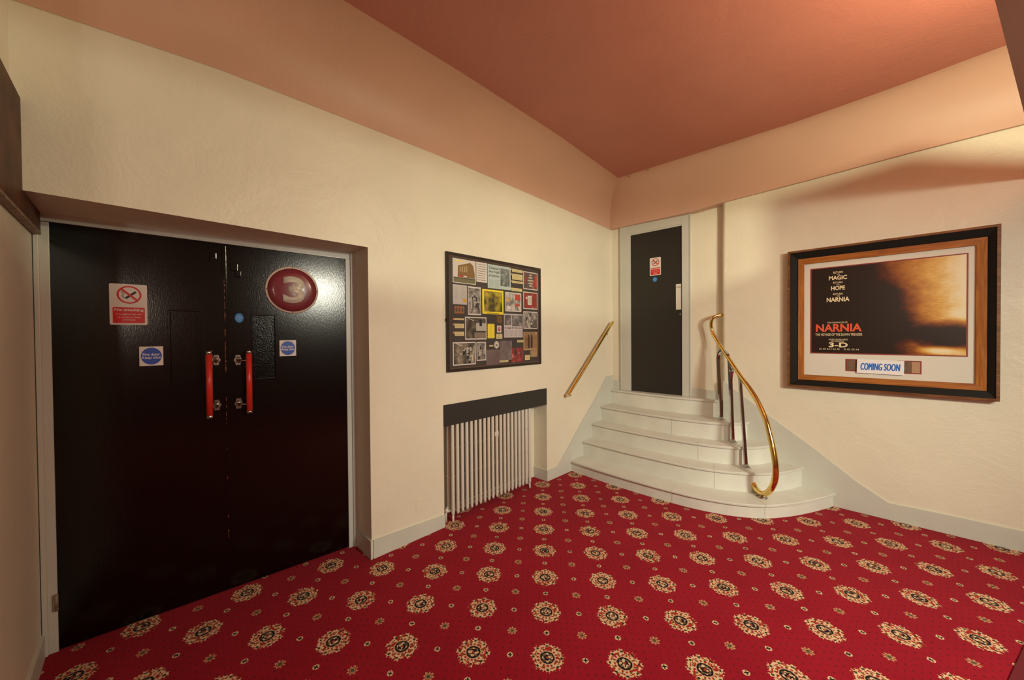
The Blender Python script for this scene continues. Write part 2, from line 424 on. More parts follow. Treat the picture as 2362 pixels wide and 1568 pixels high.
# skirtings
bm=B(); 
prism(bm,[(0,1.172,0),(0,1.79,0),(0,1.79,.104),(0,1.172,.135)],(.012,0,0))
prism(bm,[(.012,1.16,0),(.012,1.16,.137),(-.262,1.16,.137),(-.262,1.16,0)],(0,-.011,0))
prism(bm,[(-.19,3.146,0),(-.19,3.146,.12),(.012,3.146,.118),(.012,3.146,0)],(0,-.010,0))
prism(bm,[(0,3.146,0),(0,4.56,0),(0,4.56,1.056),(0,4.379,1.052),(0,4.092,.775),(0,3.8,.54),(0,3.531,.300),(0,3.316,.122),(0,3.146,.116)],(.012,0,0))
struct('baseboard_left',bm,'skirt')
bm=B(); prism(bm,[(1.375,4.53,0),(1.375,4.53,1.092),(1.798,4.53,.77),(2.161,4.53,.504),(2.464,4.53,.263),(2.655,4.53,.143),(3.0,4.53,.150),(6.1,4.53,.16),(6.1,4.53,0)],(0,-.012,0))
struct('baseboard_poster',bm,'skirt')
bm=B(); prism(bm,[(0,4.56,.865),(.13,4.566,.865),(.13,4.566,.985),(0,4.56,.99)],(0,-.012,0)); prism(bm,[(1.01,4.604,.86),(1.40,4.621,.86),(1.40,4.621,.955),(1.01,4.604,.97)],(0,-.012,0))
struct('baseboard_back',bm,'skirt')
bm=B(); box(bm,-.40,-.375,0,.74,-.363,.115); struct('baseboard_near',bm,'skirt')

# ------------------------------------------------------------ recessed double doors
DU=Vector((.088,1,0)).normalized(); MWD=frame_mw((-.3673,0,0),DU,(0,0,1))
bm=B()
box(bm,-.372,0,-.06,-.322,2.205,.006,.002); box(bm,1.106,0,-.06,1.172,2.2,.012,.002)
prism(bm,[(-.372,2.208,-.06),(1.15,2.197,-.06),(1.15,2.26,-.06),(-.372,2.26,-.06)],(0,0,.07))
box(bm,1.139,0,.0,1.172,2.25,.028,.004); box(bm,-.372,0,0,-.354,2.25,.02,.003)
struct('trim_3',bm,'frame',MWD)
def leaf(name,u0,u1,zt0,zt1,pu0,pu1,pv0,pv1,material):
    bm=B(); n=.0
    # leaf with a sunken glazed panel
    prism(bm,[(u0,.006,-.04),(pu0,.006,-.04),(pu0,zt0+(zt1-zt0)*(pu0-u0)/(u1-u0),-.04),(u0,zt0,-.04)],(0,0,.04))
    prism(bm,[(pu1,.006,-.04),(u1,.006,-.04),(u1,zt1,-.04),(pu1,zt0+(zt1-zt0)*(pu1-u0)/(u1-u0),-.04)],(0,0,.04))
    box(bm,pu0,.006,-.04,pu1,pv0,0); 
    prism(bm,[(pu0,pv1,-.04),(pu1,pv1,-.04),(pu1,zt0+(zt1-zt0)*(pu1-u0)/(u1-u0),-.04),(pu0,zt0+(zt1-zt0)*(pu0-u0)/(u1-u0),-.04)],(0,0,.04))
    d=struct(name,bm,'gloss',MWD)
    bm=B(); box(bm,pu0,pv0,-.03,pu1,pv1,-.012); obj('vision_panel',bm,material,d)
    bm=B(); q=.011
    for a in ((pu0-q,pv0-q,pu1+q,pv0),(pu0-q,pv1,pu1+q,pv1+q),(pu0-q,pv0,pu0,pv1),(pu1,pv0,pu1+q,pv1)): box(bm,a[0],a[1],0,a[2],a[3],.006,.0015)
    obj('panel_beading',bm,'gloss',d)
    return d
D1=leaf('door_1',-.322,.379,2.214,2.203,.125,.250,1.343,1.772,'gloss')
D2=leaf('door_2',.384,1.107,2.203,2.197,.525,.650,1.336,1.755,'pebble')
bm=B(); box(bm,.371,.01,0,.392,2.19,.006,.002); obj('meeting_strip',bm,'gloss',D2)
def pull(d,ubar,urose,v0,v1,r0,r1):
    bm=B(); tube(bm,[(ubar,v0+.022,.062),(ubar,v1-.022,.062)],.0165,20); h=obj('pull_handle',bm,'redgrip',d); h['label']='red tubular pull handle'
    for a,b_ in((v0,v0+.024),(v1-.024,v1)):
        bm=B(); tube(bm,[(ubar,a,.062),(ubar,a+.006,.062),(ubar,b_-.006,.062),(ubar,b_,.062)],[.014,.0185,.0185,.014],20); obj('end_cap',bm,'dullchrome',h)
    for v in(r0,r1):
        bm=B(); sg=24
        prism(bm,[(urose+(.019+.003*math.cos(6*2*math.pi*k/sg))*math.cos(2*math.pi*k/sg),v+(.034+.004*math.cos(6*2*math.pi*k/sg))*math.sin(2*math.pi*k/sg),0) for k in range(sg)],(0,0,.006))
        ball(bm,(urose,v,.006),.014,12,(1,1.4,.6))
        tube(bm,[(urose,v,.004),(urose,v,.03),((urose+ubar)/2,v-.002,.052),(ubar,v-.002,.06)],[.009,.007,.006,.006],10); obj('rose',bm,'dullchrome',h)
random.seed(4)
bm=B()
for k in range(46):
    v=random.choice((random.uniform(1.62,2.05),random.uniform(1.35,1.85),random.uniform(.3,1.3))); box(bm,.3785,v,.0055,.3785+random.uniform(.002,.006),v+random.uniform(.004,.03),.0067)
obj('worn_edge',bm,mat('old_red_paint',(.20,.035,.02),.4),D2)
pull(D1,.298,.334,1.118,1.532,1.471,1.189); pull(D2,.496,.444,1.122,1.529,1.466,1.186)
for d,u,v,s in((D1,.329,2.12,1),(D2,.432,2.06,1.2),(D2,.452,2.02,1)):
    bm=B(); random.seed(int(u*1000)); box(bm,u-.016*s,v-.02*s,0,u+.016*s,v+.02*s,.010,.004)
    for k in range(5): ball(bm,(u+random.uniform(-.02,.02),v+random.uniform(-.03,.03),.004),random.uniform(.004,.008),8)
    obj('painted_over_bolt',bm,'gloss',d)
bm=B(); box(bm,-.338,.215,.004,-.318,.30,.014,.002); tube(bm,[(-.325,.215,.014),(-.325,.30,.014)],.005,10); obj('hinge',bm,'boardlip',D1)
# ---- signs on the doors
def no_smoking(mw,wd,ht,label):
    t_=thing('no_smoking_sign',label,'sign',mw)
    bm=B(); rrect(bm,0,0,wd,ht,.0005,.003,.006); obj('sign_plate',bm,'white',t_)
    k=ht/.225; cv=ht*.74; cu_=wd*.52; rr=min(wd*.34,ht*.215)
    bm=B(); rrect(bm,wd*.08,ht*.04,wd*.93,ht*.43,.003,.0036,.005); obj('red_panel',bm,'red',t_)
    bm=B(); ring(bm,cu_,cv,rr,rr*1.02,rr*.16,.0034,.0042)
    c45=.7071
    o1=(cu_-rr*.62,cv+rr*.62); o2=(cu_+rr*.62,cv-rr*.62); hw=rr*.075
    prism(bm,[(o1[0]-hw,o1[1]-hw,.0034),(o2[0]-hw,o2[1]-hw,.0034),(o2[0]+hw,o2[1]+hw,.0034),(o1[0]+hw,o1[1]+hw,.0034)],(0,0,.0008)); obj('prohibition_ring',bm,'red',t_)
    bm=B(); a=(cu_-rr*.30,cv-rr*.42); b_=(cu_+rr*.55,cv+rr*.36); d=Vector((b_[0]-a[0],b_[1]-a[1])).normalized(); n_=Vector((-d.y,d.x))*rr*.11
    prism(bm,[(a[0]-n_.x,a[1]-n_.y,.003),(b_[0]-n_.x,b_[1]-n_.y,.003),(b_[0]+n_.x,b_[1]+n_.y,.003),(a[0]+n_.x,a[1]+n_.y,.003)],(0,0,.0004))
    for q in(0,.09):
        tube(bm,[(cu_-rr*(.38+q),cv-rr*.42,.0032),(cu_-rr*(.52+q),cv-rr*.12,.0032),(cu_-rr*(.40+q),cv+rr*.12,.0032),(cu_-rr*(.62+q*.5),cv+rr*.35,.0032)],rr*.018,5)
    obj('cigarette_symbol',bm,'ink',t_)
    bm=B(); text_bm('No smoking',wd*.12,ht*.315,wd*.90,ht*.405,.0037,bold=.025,bm=bm)
    text_bm('It is against the law',wd*.17,ht*.235,wd*.84,ht*.275,.0037,bold=.01,bm=bm); text_bm('to smoke in these',wd*.20,ht*.17,wd*.81,ht*.205,.0037,bold=.01,bm=bm); text_bm('premises',wd*.34,ht*.095,wd*.67,ht*.14,.0037,bold=.01,bm=bm)
    obj('sign_lettering',bm,'white',t_); return t_
def on_door(u,v): return MWD@Matrix.Translation((u,v,0))
no_smoking(on_door(-.1175,1.687),.148,.226,'white and red no smoking sign on the left leaf of the black double doors')
def fire_sign(mw,w_,h_,label):
    t_=thing('fire_door_sign',label,'sign',mw,None)
    bm=B(); box(bm,0,0,.0005,w_,h_,.002); obj('sign_plate',bm,'white',t_)
    bm=B(); ell(bm,w_/2,h_/2,w_*.44,h_*.44,.002,.0025); obj('blue_disc',bm,'blue',t_)
    bm=B(); text_bm('Fire door',w_*.14,h_*.52,w_*.86,h_*.66,.0027,bold=.02,bm=bm); text_bm('Keep shut',w_*.11,h_*.32,w_*.90,h_*.50,.0027,bold=.02,bm=bm); obj('sign_lettering',bm,'white',t_)
fire_sign(on_door(-.006,1.453),.099,.110,'square fire door keep shut sign below the no smoking sign')
fire_sign(on_door(.674,1.480),.099,.109,'square fire door keep shut sign below the round number 3 sign')
# number 3
t_=thing('number_three_sign','round maroon glass cinema sign with a white number 3 on the black door','sign',on_door(.757,1.937))
bm=B(); lathe(bm,[(.160,0.001),(.162,.004),(.160,.008),(.15,.010)],seg=64)
obj('sign_disc',bm,mat('cream_rim',(.62,.50,.42),.35),t_)
bm=B(); lathe(bm,[(.149,.010),(.149,.013),(.11,.019),(.06,.023),(0.0005,.0245)],seg=64); obj('maroon_face',bm,mat('maroon_glass',(.20,.030,.040),.2,coat=.4),t_)
bm=B(); text_bm('3',-.062,-.092,.070,.092,.0235,.0255,bold=.04,bm=bm,res=12); obj('numeral',bm,mat('ivory_numeral',(.66,.60,.50),.25),t_)
for a in(90,270,180,0):
    bm=B(); ball(bm,(.154*math.cos(R(a)),.154*math.sin(R(a)),.010),.004,8); obj('screw',bm,'dullchrome',t_)
t_=thing('blue_door_sticker','small blue sticker between the two red door handles','sticker',on_door(.454,1.737))
bm=B(); ell(bm,0,0,.0225,.030,.0004,.0014); obj('sticker_disc',bm,'ltblue',t_)
bm=B(); text_bm('FIRE',-.008,.009,.008,.014,.0016,bm=bm); text_bm('DOOR KEEP',-.017,-.003,.017,.003,.0016,bm=bm); text_bm('SHUT',-.007,-.015,.007,-.010,.0016,bm=bm); obj('sticker_lettering',bm,'white',t_)

# ------------------------------------------------------------ board on the near wall
bm=B(); prism(bm,[(-.395,-.3745,2.150),(.75,-.3745,2.150),(.75,-.3745,2.64),(.003,-.3745,2.64),(.003,-.3745,2.247),(-.395,-.3745,2.247)],(0,.027,0))
t_=obj('wooden_board',bm,'board'); tag(t_,'dark brown wooden board fixed high on the wall beside the double doors','board')
bm=B(); box(bm,-.395,-.374,2.136,.75,-.3455,2.150,.002); obj('board_edge',bm,'boardlip',t_)

# ------------------------------------------------------------ radiator niche
bm=B(); box(bm,-.004,1.791,.845,.004,3.145,1.026,.0015); tag(obj('header_board',bm,'header'),'black painted board across the top of the radiator recess','board')
rad_=thing('radiator','grey white cast column radiator inside the wall recess','radiator',Vector((0,0,0)))
N=20; y0,y1=1.895,2.884
sec=None
for i in range(N):
    y=y0+(y1-y0)*i/(N-1)
    if sec is None:
        bm=B()
        for x in(-.021,-.083,-.145):
            tube(bm,[(x,0,.050),(x,0,.058),(x,0,.075),(x,0,.905),(x,0,.93),(x,0,.94)],[.006,.012,.0155,.0155,.012,.006],10)
        for z in(.085,.372,.622,.90): tube(bm,[(-.025,0,z),(-.14,0,z)],.011 if z in(.085,.90) else .006,8)
        for x in(-.145,-.083):
            for z in(.10,.89): tube(bm,[(x,-.026,z),(x,.026,z)],.014,8)
        sec=obj('radiator_column',bm,'rad',rad_); sec.location=(0,y,0)
    else:
        c=sec.copy(); COL.objects.link(c); c.parent=rad_; c.location=(0,y,0)
for x in(-.021,-.145):
    for y in(1.895,2.884):
        bm=B(); tube(bm,[(x,y,.055),(x,y,.012),(x,y,.0)],[.010,.009,.012],10); obj('foot',bm,'rad',rad_)
bm=B(); tube(bm,[(-.05,1.88,.09),(-.05,1.85,.09),(-.05,1.84,.08),(-.05,1.84,0)],.011,10); ball(bm,(-.05,1.848,.10),.018,10); obj('valve',bm,'rad',rad_)
bm=B(); tube(bm,[(-.10,2.90,.09),(-.10,2.94,.09),(-.10,2.95,.08),(-.10,2.95,0)],.010,10); ball(bm,(-.10,2.945,.10),.015,10); obj('valve',bm,'rad',rad_)
bm=B(); box(bm,-.012,2.380,.648,.0,2.424,.690,.002); ball(bm,(.0,2.405,.668),.007,8); obj('clamp_plate',bm,'rad',rad_)

# inspection cover
bm=B(); box(bm,0,0,.0,.123,.098,.003,.001); ball(bm,(.06,.085,.003),.003,8); t_=obj('inspection_cover',bm,'wall'); t_.matrix_world=MW_L(1.522,.210)
tag(t_,'small cream cover plate low on the wall left of the radiator','cover plate')

# ------------------------------------------------------------ staircase
ZT=[.126,.312,.492,.680,.868]
CU=[[(0,3.565),(.3,3.54),(.6,3.525),(.95,3.525),(1.2,3.537),(1.42,3.565),(1.65,3.633),(1.83,3.733),(1.955,3.85),(2.085,4.035),(2.20,4.25),(2.28,4.43),(2.318,4.529)],
[(0,3.805),(.3,3.788),(.6,3.775),(1.0,3.777),(1.30,3.80),(1.525,3.862),(1.71,3.962),(1.857,4.085),(1.99,4.28),(2.085,4.529)],
[(0,4.01),(.35,3.985),(.65,3.97),(1.02,3.98),(1.28,4.008),(1.49,4.067),(1.66,4.179),(1.79,4.34),(1.865,4.529)],
[(0,4.225),(.3,4.19),(.6,4.168),(.95,4.162),(1.17,4.187),(1.34,4.225),(1.48,4.295),(1.58,4.405),(1.63,4.529)],
[(0,4.478),(.4,4.445),(.85,4.445),(1.1,4.475),(1.3,4.510),(1.357,4.523)]]
st=thing('staircase','five curved painted stone steps rising to the black upper door','stairs',Vector((0,0,0)))
for k,(z,cu_) in enumerate(zip(ZT,CU)):
    P=catmull([(x,y,0) for x,y in cu_],5)
    zb=ZT[k-1] if k else 0
    xr=P[-1].x
    back=[(1.358,4.535),(1.358,4.618),(.0005,4.559)] if xr>1.36 else [(1.357,4.618),(.0005,4.559)]
    top=[(max(p.x,.0005),p.y,z-.024) for p in P]+[(x,y,z-.024) for x,y in back]
    bm=B(); prism(bm,top,(0,0,.024))
    es=[e for e in bm.edges if abs(e.verts[0].co.z-e.verts[1].co.z)<1e-6 and all(v.co.y<4.515 or True for v in e.verts) and not any((abs(v.co.y-4.618)<1e-4 or abs(v.co.y-4.559)<1e-4) for v in e.verts)]
    bmesh.ops.bevel(bm,geom=es,offset=.006,segments=3,affect='EDGES')
    s_=obj('step',bm,'step',st)
    ins=[]
    for i,p in enumerate(P):
        tg=(P[min(i+1,len(P)-1)]-P[max(i-1,0)]).normalized(); nn=Vector((-tg.y,tg.x,0)); q=p+nn*.020
        ins.append((max(q.x,.0006),min(q.y,4.528),zb))
    if k<4: ins[-1]=(P[-1].x-.021,4.528,zb)
    else: ins[-1]=(1.356,4.53,zb)
    low=ins+[(x,y,zb) for x,y in back]
    bm=B(); prism(bm,low,(0,0,z-.0245-zb)); obj('riser',bm,'riser',s_)
# paint-filled masonry joints
M['joint']=mat('joint_paint',(.50,.48,.40),.5)
for k,x in((0,1.19),(0,1.90),(1,1.50),(2,1.27),(3,.93)):
    P=catmull([(a,b_,0) for a,b_ in CU[k]],5); i=min(range(1,len(P)-1),key=lambda j:abs(P[j].x-x)); p=P[i]; tg=(P[i+1]-P[i-1]).normalized(); nn=Vector((-tg.y,tg.x,0))
    z=ZT[k]; zb=ZT[k-1] if k else 0
    mw=Matrix(((tg.x,nn.x,0,p.x),(tg.y,nn.y,0,p.y),(0,0,1,0),(0,0,0,1)))
    bm=B(); prism(bm,[(-.0015,-.0008,z-.020),(-.0015,-.0008,z-.004),(-.0015,.003,z+.0008),(-.0015,.17,z+.0008),(-.0015,.17,z-.01),(-.0015,.0195,z-.01),(-.0015,.0195,zb+.001),(-.0015,.0185,zb+.001),(-.0015,.0185,z-.022)],(.003,0,0))
    j=obj('joint',bm,'joint',st); j.matrix_local=mw
# ------------------------------------------------------------ upper door
kx=lambda x:2.6108+(x-2.6108)*4.58/4.60
kz=lambda z:1.61+(z-1.61)*4.58/4.60
MB=frame_mw((0,4.56,0),(1,.044,0),(0,0,1))
bm=B(); dx0,dx1,dzt,dzb=kx(.262),kx(.908),2.905,.869
prism(bm,[(dx0-.003,dzb,-.0),(dx1,dzb,-.0),(dx1,dzt,-.0),(dx0-.003,dzt,-.0)],(0,0,.004)); D3=struct('door_3',bm,'dooropen',MB)
bm=B(); fx0,fx1,fzt=.132,1.012,3.030
for a in((fx0,dzb,dx0-.02,fzt),(dx1+.0,dzb,fx1,fzt),(dx0-.02,dzt+.02,dx1,fzt)): box(bm,a[0],a[1],0,a[2],a[3],.022,.002)
box(bm,dx0-.02,dzb,0,dx0-.002,dzt+.02,.015,.002); box(bm,dx0-.002,dzt,0,dx1,dzt+.02,.015,.002)
box(bm,fx0-.004,dzb,0,fx0+.012,fzt+.004,.028,.003); box(bm,fx1-.012,dzb,0,fx1+.004,fzt+.004,.028,.003)
struct('trim_4',bm,'frame',MB)
bm=B(); rrect(bm,.841,1.905,.903,2.212,.004,.006,.004); pp=obj('push_plate',bm,'matboard',D3); pp['label']='cream push plate'
bm=B(); text_bm('PUSH',.848,2.165,.9,2.185,.0062,bm=bm); obj('push_lettering',bm,'ink',pp)
bm=B(); ell(bm,.892,1.848,.009,.013,.004,.008,16); obj('lock_cylinder',bm,'dullchrome',D3)
no_smoking(MB@Matrix.Translation((.523,2.349,.004)),.138,.222,'small no smoking sign on the dark door above the stairs')
t_=thing('blue_door_sticker','round blue sticker under the sign on the door above the stairs','sticker',MB@Matrix.Translation((.587,2.298,.004)))
bm=B(); ell(bm,0,0,.028,.030,.0004,.0014); obj('sticker_disc',bm,'ltblue',t_)
bm=B(); text_bm('FIRE',-.010,.009,.010,.015,.0016,bm=bm); text_bm('DOOR KEEP',-.021,-.003,.021,.003,.0016,bm=bm); text_bm('SHUT',-.010,-.016,.010,-.010,.0016,bm=bm); obj('sticker_lettering',bm,'white',t_)

# ------------------------------------------------------------ handrails
t_=thing('wall_handrail','straight brass handrail on the wall left of the steps','handrail',Vector((0,0,0)))
a=Vector((.07,3.443,.917)); b_=Vector((.07,4.452,1.782)); d=(b_-a).normalized()
bm=B(); tube(bm,[a,a+d*.02,b_-d*.012,b_-d*.004,b_],[.019,.019,.019,.016,.008],20); obj('rail',bm,'brass',t_)
bm=B(); lathe(bm,[(.020,-.006),(.021,0),(.019,.012)],seg=20); 
for v in bm.verts: v.co=a+Matrix.Rotation(math.atan2(d.y,d.z),3,'X').inverted()@v.co if False else a+Vector((v.co.x,0,0))+Vector((0,d.z,-d.y))*v.co.y+d*v.co.z
obj('end_cap',bm,'chrome',t_)
for s in(.05,.86):
    p=a.lerp(b_,s); bm=B(); tube(bm,[p+Vector((0,0,-.016)),p+Vector((0,0,-.05)),p+Vector((-.03,0,-.062)),p+Vector((-.069,0,-.062))],.007,10); lathe_p=p+Vector((-.069,0,-.062))
    tube(bm,[lathe_p,lathe_p+Vector((.006,0,0))],.022,16); obj('bracket',bm,'brass',t_)
t_=thing('brass_handrail','curving brass handrail with a scrolled end over the right of the steps','handrail',Vector((0,0,0)))
RP=[(1.362,4.545,1.815),(1.325,4.52,1.812),(1.285,4.495,1.79),(1.262,4.49,1.735),(1.27,4.50,1.635),(1.334,4.462,1.526),(1.422,4.378,1.422),(1.531,4.269,1.296),(1.608,4.192,1.205),(1.712,4.088,1.097),(1.80,4.0,.987),(1.875,3.925,.85),(1.914,3.886,.729),(1.948,3.852,.593),(1.968,3.832,.452),(1.957,3.843,.334),(1.914,3.886,.225),(1.85,3.95,.160),(1.785,4.015,.170),(1.742,4.055,.225)]
P=catmull(RP,6); n_=len(P)
bm=B(); tube(bm,P,[.018+.007*min(1,max(0,(i/n_-.3)/.4)) for i in range(n_)],20); obj('rail',bm,'brass',t_)
bm=B(); ball(bm,(1.735,4.062,.243),.031,20); obj('ball_end',bm,'brass',t_)
bm=B(); lathe(bm,[(.019,0),(.019,.006),(.010,.010),(.009,.028)],(1.362,4.545,1.815),'y',20); 
for v in bm.verts: v.co.y=4.545-(v.co.y-4.545)+.0
obj('wall_rose',bm,'brass',t_)
bm=B(); lathe(bm,[(.045,.126),(.045,.131),(.018,.136),(.012,.150)],(1.845,3.955,0),seg=24); obj('foot_flange',bm,'dullchrome',t_)
t_=thing('balustrade','two chrome hoops on three square legs under the curved brass handrail','balustrade',Vector((0,0,0)))
nrm=(1,1,0)
def arch(p,q,top,n=14):
    p=Vector(p);q=Vector(q);out=[]
    for k in range(n+1):
        a=math.pi*k/n; s=(1-math.cos(a))/2; c=p.lerp(q,s); c.z+= (top-(p.z+q.z)/2)*math.sin(a); out.append(c)
    return out
F1=Vector((1.382,4.415,.68));T1=Vector((1.343,4.457,1.33));T2=Vector((1.492,4.308,1.29));F2=Vector((1.527,4.284,.492))
T2b=Vector((1.500,4.300,1.12));T3=Vector((1.620,4.180,1.10));F3=Vector((1.682,4.125,.312))
bm=B(); bar(bm,[F1,T1]+arch(T1,T2,1.43)[1:]+[T2.lerp(F2,.3),F2],nrm,.026,.021); obj('hoop',bm,'chrome',t_)
bm=B(); T2c=T2b+Vector((.006,-.006,0)); bar(bm,[T2.lerp(F2,.97)+Vector((.002,-.002,0)),T2c]+arch(T2c,T3,1.255)[1:]+[F3],nrm,.026,.021); obj('hoop',bm,'chrome',t_)
for f in(F1,F2,F3):
    bm=B(); d=Matrix.Rotation(R(45),3,'Z')
    for h,s0 in((.0,.030),(.010,.021),(.022,.016)):
        box(bm,-s0,-s0,h,s0,s0,h+.012,.001)
    for v in bm.verts: v.co=d@v.co+f
    obj('foot_plate',bm,'chrome',t_)
for p,q in((Vector((1.50,4.30,1.262)),Vector((1.53,4.27,1.285))),(Vector((1.628,4.172,1.115)),Vector((1.655,4.145,1.15)))):
    bm=B(); tube(bm,[p,q],.010,10); obj('rail_bracket',bm,'chrome',t_)

# ------------------------------------------------------------ lobby display frame (poster case)
t_=thing('poster_frame','large wooden framed film poster display on the right wall','framed poster',MW_P(1.958,1.092,4.53))
W_,H_=1.268,1.306; D_=.07
def fr(bm,o,i,n0,n1,n1i=None,mi=0):
    """rectangular moulding between rectangles o and i, sloping from depth n1 at o to n1i at i"""
    n1i=n1 if n1i is None else n1i
    O=[(o[0],o[1]),(o[2],o[1]),(o[2],o[3]),(o[0],o[3])]; I=[(i[0],i[1]),(i[2],i[1]),(i[2],i[3]),(i[0],i[3])]
    for k in range(4):
        a,b_,c,d=O[k],O[(k+1)%4],I[(k+1)%4],I[k]
        vs=[bm.verts.new(p) for p in ((*a,n0),(*b_,n0),(*c,n0),(*d,n0),(*a,n1),(*b_,n1),(*c,n1i),(*d,n1i))]
        for f in((0,3,2,1),(4,5,6,7),(0,1,5,4),(2,3,7,6),(1,2,6,5),(3,0,4,7)):
            ff=bm.faces.new([vs[j] for j in f]); ff.material_index=mi
    bmesh.ops.recalc_face_normals(bm,faces=bm.faces)
    return bm
r0=(0,0,W_,H_); r1=(.018,.018,W_-.018,H_-.018); r2=(.080,.072,W_-.060,H_-.082); r3=(.124,.120,W_-.112,H_-.135)
bm=B(); fr(bm,r0,r1,0,D_,D_+.002); obj('outer_moulding',bm,'woodrim',t_)
bm=B(); fr(bm,r1,r2,0,D_-.004,D_-.022); obj('black_moulding',bm,'blackframe',t_)
bm=B(); fr(bm,r2,r3,0,D_-.014,D_-.018)
for f in bm.faces:
    c=f.calc_center_median(); f.material_index=1 if (c.x<r3[0]+.002 or c.x>r3[2]-.002) and abs(c.y-H_/2)<.45 else 0
obj('inner_moulding',bm,['woodh','woodv'],t_)
nm=.040
cx=lambda x:x-1.958
cz=lambda z:z-1.092
bm=B(); box(bm,r3[0],r3[1],.02,r3[2],r3[3],nm-.004); obj('mount_board',bm,'matboard',t_)
PA=(cx(2.128),cz(1.416),cx(3.078),cz(2.214))
bm=B(); fr(bm,(PA[0],PA[1],PA[2],PA[3]),(PA[0]+.009,PA[1]+.009,PA[2]-.009,PA[3]-.009),nm-.005,nm-.002); 
obj('maroon_border',bm,'maroon',t_)
# artwork: plain warm gradient stand-in
def artwork():
    m=bpy.data.materials.new('poster_artwork'); m.use_nodes=True; t=m.node_tree; b=t.nodes['Principled BSDF']
    tc=t.nodes.new('ShaderNodeTexCoord'); sp=t.nodes.new('ShaderNodeSeparateXYZ'); t.links.new(tc.outputs['Generated'],sp.inputs[0])
    def nz(sx,sy,rot,sc,det):
        mp=t.nodes.new('ShaderNodeMapping'); mp.inputs['Scale'].default_value=(sx,sy,1); mp.inputs['Rotation'].default_value=(0,0,rot); t.links.new(tc.outputs['Generated'],mp.inputs['Vector'])
        n=t.nodes.new('ShaderNodeTexNoise'); n.inputs['Scale'].default_value=sc; n.inputs['Detail'].default_value=det; n.inputs['Roughness'].default_value=.7; t.links.new(mp.outputs[0],n.inputs['Vector']); return X(t,n.outputs['Fac'])-.5
    x=X(t,sp.outputs[0]); y=X(t,sp.outputs[1])
    fur=nz(6,22,.35,4,6); soft=nz(1,1,0,3.2,3)
    yy=(y-.5)
    f=x*1.12-.13+yy*.12+fur*.22+soft*.34
    def blob(cx_,cy_,ax,ay,R_,g_):
        dx=(x-cx_)*ax; dy=(y-cy_)*ay; return ((R_-(dx*dx+dy*dy).f('SQRT')).mx(0))*g_
    f=f-blob(.98,.20,1.4,2.4,.45,1.9)-blob(.60,.30,1.2,1.5,.30,1.0)-blob(.52,.62,1.2,1.0,.30,.6)
    f=f+blob(.97,.42,2.0,3.0,.25,.5)+blob(.86,.05,1.5,5.0,.25,1.5)
    r=t.nodes.new('ShaderNodeValToRGB'); cr=r.color_ramp
    cr.elements[0].position=0; cr.elements[0].color=(.020,.013,.009,1)
    cr.elements[1].position=1; cr.elements[1].color=(.80,.70,.46,1)
    for p,c in((.44,(.022,.013,.009)),(.52,(.09,.022,.008)),(.62,(.26,.08,.014)),(.72,(.46,.19,.03)),(.82,(.66,.38,.08)),(.91,(.76,.58,.26))):
        e=cr.elements.new(p); e.color=(*c,1)
    t.links.new(f.k,r.inputs['Fac']); t.links.new(r.outputs[0],b.inputs['Base Color']); b.inputs['Roughness'].default_value=.3
    return m
M['art']=artwork()
bm=B(); box(bm,PA[0]+.008,PA[1]+.008,nm-.0055,PA[2]-.008,PA[3]-.008,nm-.0030); po=obj('film_poster',bm,'art',t_); po['label']='dark film poster fading to golden brown at the right'
TX=[('RETURN','gold',2.292,2.168,2.358,2.150),('TO','gold',2.317,2.145,2.336,2.134),('MAGIC','gold',2.262,2.130,2.386,2.092),('RETURN','gold',2.291,2.075,2.355,2.058),('TO','gold',2.314,2.050,2.335,2.040),('HOPE','gold',2.277,2.036,2.373,1.998),
('RETURN','gold',2.292,1.971,2.357,1.954),('TO','gold',2.316,1.948,2.337,1.937),('NARNIA','gold',2.246,1.933,2.403,1.893),('THE CHRONICLES OF','gold',2.251,1.709,2.39,1.696),('NARNIA','titlered',2.170,1.690,2.484,1.620),
('THE VOYAGE OF THE DAWN TREADER','gold',2.166,1.604,2.487,1.582),('ALSO AVAILABLE','gold',2.26,1.554,2.392,1.541),('IN DIGITAL','gold',2.281,1.537,2.368,1.526),('3-D','gold',2.262,1.521,2.392,1.476),('COMING','gold',2.194,1.466,2.336,1.452),('SOON','gold',2.368,1.466,2.464,1.452)]
for s_,c,x0,z0,x1,z1 in TX:
    bm=text_bm(s_,cx(x0),cz(z1),cx(x1),cz(z0),nm-.0028,bold=.03 if c=='titlered' or s_ in('3-D','MAGIC','HOPE','NARNIA') else .008,space=1.5 if s_ in('COMING','SOON') else 1)
    obj('poster_lettering',bm,c,po)
# slots with maroon edge
for x0,x1 in((2.377,2.50),(2.70,2.839)):
    z0,z1=1.264,1.372
    bm=B(); box(bm,cx(x0)+.006,cz(z0)+.006,nm-.006,cx(x1)-.006,cz(z1)-.006,nm-.0035); sl=obj('mount_slot',bm,mat('slot_brown_%d'%int(x0*10),(.20,.11,.06),.6,var=.6,vscale=9),t_)
    bm=B(); fr(bm,(cx(x0),cz(z0),cx(x1),cz(z1)),(cx(x0)+.008,cz(z0)+.008,cx(x1)-.008,cz(z1)-.008),nm-.006,nm-.002); obj('slot_edge',bm,'maroon',sl)
bm=B(); box(bm,cx(2.815-.03),cz(1.272),nm-.0036,cx(2.831),cz(1.364),nm-.003); obj('slot_card',bm,mat('tan_card',(.40,.24,.13),.6),t_)
bm=B()
vs=[(0,.004,0),(.288,0,0),(.290,.120,0),(.003,.125,0)]
prism(bm,vs,(0,0,.0012)); cd=thing('coming_soon_card','white card with blue coming soon lettering at the bottom of the poster case','card',MW_P(2.452,1.250,4.53-nm-.010))
obj('card_sheet',bm,'card',cd)
bm=B()
